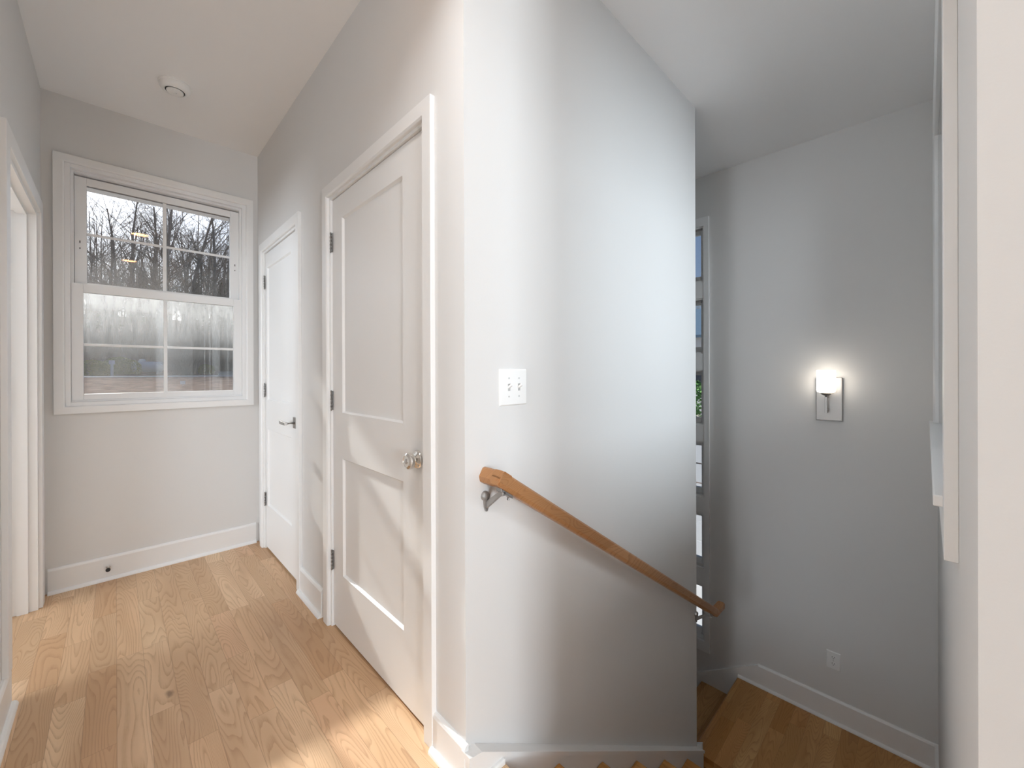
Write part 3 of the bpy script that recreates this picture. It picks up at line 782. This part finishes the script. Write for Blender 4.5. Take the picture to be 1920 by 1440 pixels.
for px, y, w, lab in ((288, 54, 1.12, 'thickest bare tree trunk seen just left of the window centre bar'), (243, 57, .95, 'bare tree with forked crown in the upper left window pane'), (321, 56, 1.05, None), (400, 55, 1.05, None), (382, 60, .9, None), (348, 62, .85, None), (212, 60, .9, None), (426, 59, 1., None), (180, 63, .9, None), (265, 66, .9, None), (305, 69, .95, None), (364, 70, .9, None), (225, 71, .95, None), (335, 66, .9, None), (412, 64, .95, None), (196, 68, .9, None), (275, 60, 1., None), (298, 63, 1.1, None)):
    inst('bare_tree', big[k % 3], px2r(px)*y, y, rnd.uniform(0, 6), w, label=lab or 'tall bare grey tree in the woods outside the hall window', cat='tree', group='big bare trees outside the window'); k += 1
for i in range(48):
    y = rnd.uniform(60, 92); x = rnd.uniform(-.07, .20)*y
    inst('bare_tree', mid[i % 3], x, y, rnd.uniform(0, 6), rnd.uniform(.8, 1.2), label='slender bare tree deep in the woods beyond the driveway', cat='tree', group='slender bare trees in the woods')
for i in range(80):
    y = rnd.uniform(50, 80); x = rnd.uniform(-.07, .20)*y
    inst('sapling', thin[i % 3], x, y, rnd.uniform(0, 6), rnd.uniform(.7, 1.1), label='thin leafless sapling among the trees outside the window', cat='tree', group='leafless saplings in the woods')
# evergreens
def leafy(seed, n, rad, hgt, size, m, zmin=0., name='shrub', shape=1.):
    rg = random.Random(seed); bm = bmesh.new()
    for i in range(n):
        u = rg.random(); an = rg.uniform(0, 6.283); z = zmin+(hgt-zmin)*u
        prof = math.sqrt(max(0, 1-(abs(2*u-1+.25))**2.6/1.6)) if shape == 1 else (1-u)*.95+.05
        rr = rad*prof*math.sqrt(rg.uniform(.35, 1))*(1+.18*math.sin(3*an+seed)); c = Vector((rr*math.cos(an), rr*math.sin(an), z))
        d = Vector((rg.gauss(0,1), rg.gauss(0,1), rg.gauss(0,1))).normalized(); a, b = frame_of(d); s = size*rg.uniform(.6, 1.4)
        bm.faces.new([bm.verts.new(c+a*s), bm.verts.new(c+b*s*.5), bm.verts.new(c-a*s), bm.verts.new(c-b*s*.5)])
    me = bpy.data.meshes.new(name); bm.to_mesh(me); bm.free(); me.materials.append(m); return me
pn = leafy(5, 2600, 1.9, 11, .22, PINE, 4., 'pine', 2)
for px, y, s in ((360, 74, 1.0), (415, 80, 1.1), (190, 76, .9), (255, 82, 1.1)):
    inst('pine_tree', pn, px2r(px)*y, y, rnd.uniform(0, 6), s, label='dark green pine half hidden behind the bare trees', cat='tree', group='pines in the woods')
# brush
def brush_mesh(seed, n, h, spread):
    rg = random.Random(seed); bm = bmesh.new()
    for i in range(n):
        an = rg.uniform(0, 6.283); sp = rg.uniform(0, spread); L = h*rg.uniform(.5, 1)
        p0 = Vector((rg.gauss(0, .5), rg.gauss(0, .5), -.1)); d = Vector((math.cos(an)*sp, math.sin(an)*sp, 1)).normalized()
        p1 = p0+d*L*.55; p2 = p1+(d+Vector((math.cos(an), math.sin(an), -.5))*.35*sp/spread).normalized()*L*.45
        tube(bm, [p0, p1, p2], [.022, .014, .005], 3, cap=False)
        for j in range(3):
            b = p1.lerp(p2, rg.random()); e = b+Vector((rg.gauss(0, 1), rg.gauss(0, 1), rg.uniform(0, 1.5))).normalized()*L*.18
            tube(bm, [b, e], [.008, .003], 3, cap=False)
    me = bpy.data.meshes.new('brush'); bm.to_mesh(me); bm.free(); me.materials.append(TWIG); return me
br = [brush_mesh(s, 230, 5.2, .75) for s in (31, 32, 33)]
for i in range(26):
    y = rnd.uniform(50.5, 60); r = -.06+.25*(i+.5)/26
    inst('leafless_shrub', br[i % 3], r*y, y, rnd.uniform(0, 6), rnd.uniform(.65, 1.15), label='grey twiggy leafless shrub at the edge of the woods', cat='shrub', group='leafless shrubs at the wood edge')
for px, y, s in ((322, 46, .55), (345, 47, .6), (336, 45.5, .5)):
    inst('leafless_shrub', br[k % 3], px2r(px)*y, y, rnd.uniform(0, 6), s, label='fountain shaped bare shrub beside the driveway, right of the tank', cat='shrub', group='bare shrubs right of the tank'); k += 1
hd = leafy(41, 3800, 1.15, 1.75, .055, LEAFG, 0., 'hedge_bush')
for px, y, s, lab in ((233, 47, .74, 'green bush close to the left end of the tank'), (216, 48, .86, 'green bush behind the grey post'), (190, 45, .66, 'low green bush left of the grey post'), (170, 46, .72, 'leftmost green bush by the driveway'), (377, 47, .55, 'small round tan bush on the right by the driveway')):
    inst('evergreen_bush', hd, px2r(px)*y, y, rnd.uniform(0, 6), s, label=lab, cat='bush')
# propane tank
tx, ty = 2.03, 48.; tz = gh(tx, ty)+.28
tk = empty('propane_tank', (tx, ty, tz-.25), label='white horizontal propane tank at the edge of the woods', cat='tank')
bm = bmesh.new()
prof = [(0, 0), (.20, .02), (.36, .09), (.45, .2), (.475, .34), (.475, 1.86), (.45, 2.0), (.36, 2.11), (.20, 2.18), (0, 2.2)]
lathe(bm, prof, Matrix.Translation((tx-1.1, ty, tz+.35)) @ Matrix.Rotation(math.pi/2, 4, 'Y'), 28); obj('tank_shell', bm, TANKM, tk, smooth='auto')
bm = bmesh.new(); lathe(bm, [(0, 0), (.24, 0), (.24, .14), (.17, .22), (0, .24)], Matrix.Translation((tx-.35, ty, tz+.80)), 20); obj('dome_lid', bm, TANKM, tk, smooth='auto')
for dx in (-.65, .65):
    bm = bmesh.new(); box(bm, tx+dx-.09, tx+dx+.09, ty-.36, ty+.36, tz-.32, tz-.03); obj('support_foot', bm, DRIVE, tk)
# post with crosspiece
bx_, by_ = -.186, 42.3
ps = empty('utility_post', (bx_, by_, gh(bx_, by_)), label='short grey square post by the driveway, left of the tank', cat='post')
g0 = gh(bx_, by_)
bm = bmesh.new(); box(bm, bx_-.08, bx_+.08, by_-.08, by_+.08, g0, g0+1.15); obj('post', bm, plain('grey_post', (.40,.42,.46), .7), ps)
bm = bmesh.new(); box(bm, bx_-.17, bx_+.15, by_-.14, by_-.08, g0+.9, g0+1.2); obj('meter_box', bm, plain('grey_box', (.44,.45,.50), .6), ps)
sx_, sy_ = 1.85, 20.; g0 = gh(sx_, sy_)
bm = bmesh.new(); box(bm, sx_-.075, sx_+.075, sy_-.01, sy_+.01, g0+.06, g0+.19); box(bm, sx_-.006, sx_+.006, sy_-.006, sy_+.006, g0-.05, g0+.06)
obj('yard_marker', bm, PLAST, label='tiny white marker card standing in the mulch', cat='marker')
# things seen through the narrow stair windows
hs_ = empty('neighbour_house', (42, 17, -2.95), label='white house with blue grey roof seen through the narrow stair windows', cat='house')
bm = bmesh.new(); box(bm, 40, 50, 8, 26, -2.95, 4.6)
prism(bm, [(40, 4.6), (50, 4.6), (45, 7.6)], 'y', 8, 26); obj('house_walls', bm, noisy('white_siding', (.74,.75,.77), (.80,.81,.83), 1.), hs_)
bm = bmesh.new(); prism(bm, [(39.5, 4.45), (45, 7.75), (50.5, 4.45), (50.5, 4.7), (45, 8.0), (39.5, 4.7)], 'y', 7.5, 26.5); obj('roof', bm, plain('blue_roof', (.10,.17,.25), .7), hs_)
for y in (10.5, 15.4, 20.5):
    bm = bmesh.new(); box(bm, 39.95, 40.02, y-.6, y+.6, -.4, 1.2); wf = obj('house_window', bm, TRIM, hs_); bm = bmesh.new(); box(bm, 39.93, 39.96, y-.5, y+.5, -.3, 1.1); obj('pane', bm, plain('dark_pane', (.05,.06,.08), .1), wf)
fn = empty('board_fence', (9, 3.5, gh(9, 3.5)), label='white board fence seen low through the narrow stair windows', cat='fence')
for i in range(6): 
    bm = bmesh.new(); z = -2.85+i*.42; box(bm, 8.98, 9.0, 1.5, 5.0, z, z+.39); obj('fence_board', bm, TRIM, fn)
for y in (1.5, 3.25, 4.95):
    bm = bmesh.new(); box(bm, 9.0, 9.1, y-.05, y+.05, -2.95, -.35); obj('fence_post', bm, TRIM, fn)
sb = leafy(51, 3000, 1.5, 3.7, .11, BRIGHTG, 0., 'bright_bush')
inst('evergreen_bush', sb, 20, 7.7, 0, 1., label='bright green bush seen through the third narrow stair window', cat='bush')
for i, (x, y) in enumerate(((62, 24), (66, 28), (70, 22), (64, 19), (72, 31))):
    o = inst('bare_tree', big[i % 3], x, y, i*1.3, .75, label='bare tree behind the white neighbouring house', cat='tree', group='bare trees behind the house'); o.location.z = -2.95
    
#OUT-END

# ------------------------------------------------------------------ light
def area(name, loc, rot, sx, sy, power, col=(1,1,1)):
    l = bpy.data.lights.new(name, 'AREA'); l.shape = 'RECTANGLE'; l.size = sx; l.size_y = sy; l.energy = power; l.color = col
    o = bpy.data.objects.new(name, l); C.objects.link(o); o.location = loc; o.rotation_euler = rot
    return o
Ld = Vector((.125, -1, -.545)).normalized()
s = bpy.data.lights.new('sun', 'SUN'); s.energy = 6.6; s.angle = R(1.3); s.color = (1, .985, .955)
so = bpy.data.objects.new('sun', s); C.objects.link(so); so.rotation_euler = Ld.to_track_quat('-Z', 'Y').to_euler()
# added fill panels at unseen loft windows; daylight by the stair and bedroom windows
COOL = (.84, .922, 1.)
area('fill_loft', (-1.55, -7.22, 1.6), (R(108), 0, 0), 1.9, 1.7, 450, COOL)  # added fill panel, lights the hall from behind the camera
area('fill_room', (-3.42, .42, 1.5), (R(92), 0, R(-90)), .8, 1.5, 62, COOL)  # added fill panel, lifts the landing wall through the opening
area('fill_side', (-3.42, -4.8, 1.55), (R(100), 0, R(-90)), 3.2, 1.5, 30, COOL)  # added fill panel on the side of the unseen loft
area('daylight_stair', (2.65, -1.9, 2.4), (R(84), 0, 0), 3.4, 2.5, 175, COOL)
area('daylight_bedroom', (-3.42, 2.35, 1.5), (R(95), 0, R(-90)), 1.4, 1.5, 92, COOL)

wd = bpy.data.worlds.new('sky'); bpy.context.scene.world = wd; wd.use_nodes = True
t = wd.node_tree; t.nodes.clear()
sk = t.nodes.new('ShaderNodeTexSky'); sk.sky_type = 'NISHITA'; sk.sun_disc = False; sk.sun_elevation = math.asin(-Ld.z); sk.sun_rotation = math.atan2(-Ld.x, -Ld.y); sk.air_density = 1.; sk.dust_density = 2.5; sk.ozone_density = 1.
hs = t.nodes.new('ShaderNodeHueSaturation'); hs.inputs['Saturation'].default_value = .8
bg = t.nodes.new('ShaderNodeBackground'); bg.inputs[1].default_value = .085
ou = t.nodes.new('ShaderNodeOutputWorld')
t.links.new(sk.outputs[0], hs.inputs['Color']); tn = t.nodes.new('ShaderNodeMix'); tn.data_type = 'RGBA'; tn.blend_type = 'MULTIPLY'; tn.inputs[0].default_value = 1; tn.inputs[7].default_value = (.84, .97, 1.22, 1); t.links.new(hs.outputs[0], tn.inputs[6]); t.links.new(tn.outputs[2], bg.inputs[0]); t.links.new(bg.outputs[0], ou.inputs[0])

for y, x, e in ((.78, .20, 5.5), (-.75, .14, 1.5)):
    l = bpy.data.lights.new('hall_lamp', 'AREA'); l.shape = 'DISK'; l.size = .15; l.energy = e; l.color = (.95, .975, 1); l.spread = R(122)
    o = bpy.data.objects.new('hall_lamp', l); C.objects.link(o); o.location = (x, y, ZC-.022)

# ------------------------------------------------------------------ camera
cd = bpy.data.cameras.new('camera'); co = bpy.data.objects.new('camera', cd); C.objects.link(co)
f, yaw, pitch, roll, sy = 760.49, R(44.349), R(-.0434), R(-.1866), -21.63
fw = Vector((math.sin(yaw), math.cos(yaw), 0)); rt = Vector((math.cos(yaw), -math.sin(yaw), 0)); up = Vector((0,0,1))
fw2 = fw*math.cos(pitch)+up*math.sin(pitch); up2 = up*math.cos(pitch)-fw*math.sin(pitch)
rt3 = rt*math.cos(roll)+up2*math.sin(roll); up3 = up2*math.cos(roll)-rt*math.sin(roll)
M = Matrix((rt3, up3, -fw2)).transposed().to_4x4(); M.translation = Vector((0, 0, H)); co.matrix_world = M
cd.sensor_fit = 'HORIZONTAL'; cd.sensor_width = 36; cd.lens = f*36/1920; cd.shift_y = sy/1920; cd.clip_start = .01; cd.clip_end = 500
sc_ = bpy.context.scene; sc_.camera = co
vs = sc_.view_settings; sc_.display_settings.display_device = 'sRGB'; vs.view_transform = 'Standard'; vs.look = 'None'; vs.exposure = 0; vs.gamma = 1; vs.use_curve_mapping = False
sc_.cycles.use_denoising = True; sc_.cycles.max_bounces = 9; sc_.cycles.diffuse_bounces = 6; sc_.cycles.use_adaptive_sampling = True; sc_.cycles.adaptive_threshold = .02; sc_.cycles.transparent_max_bounces = 24; sc_.cycles.sample_clamp_indirect = 6; sc_.cycles.caustics_reflective = False; sc_.cycles.caustics_refractive = False
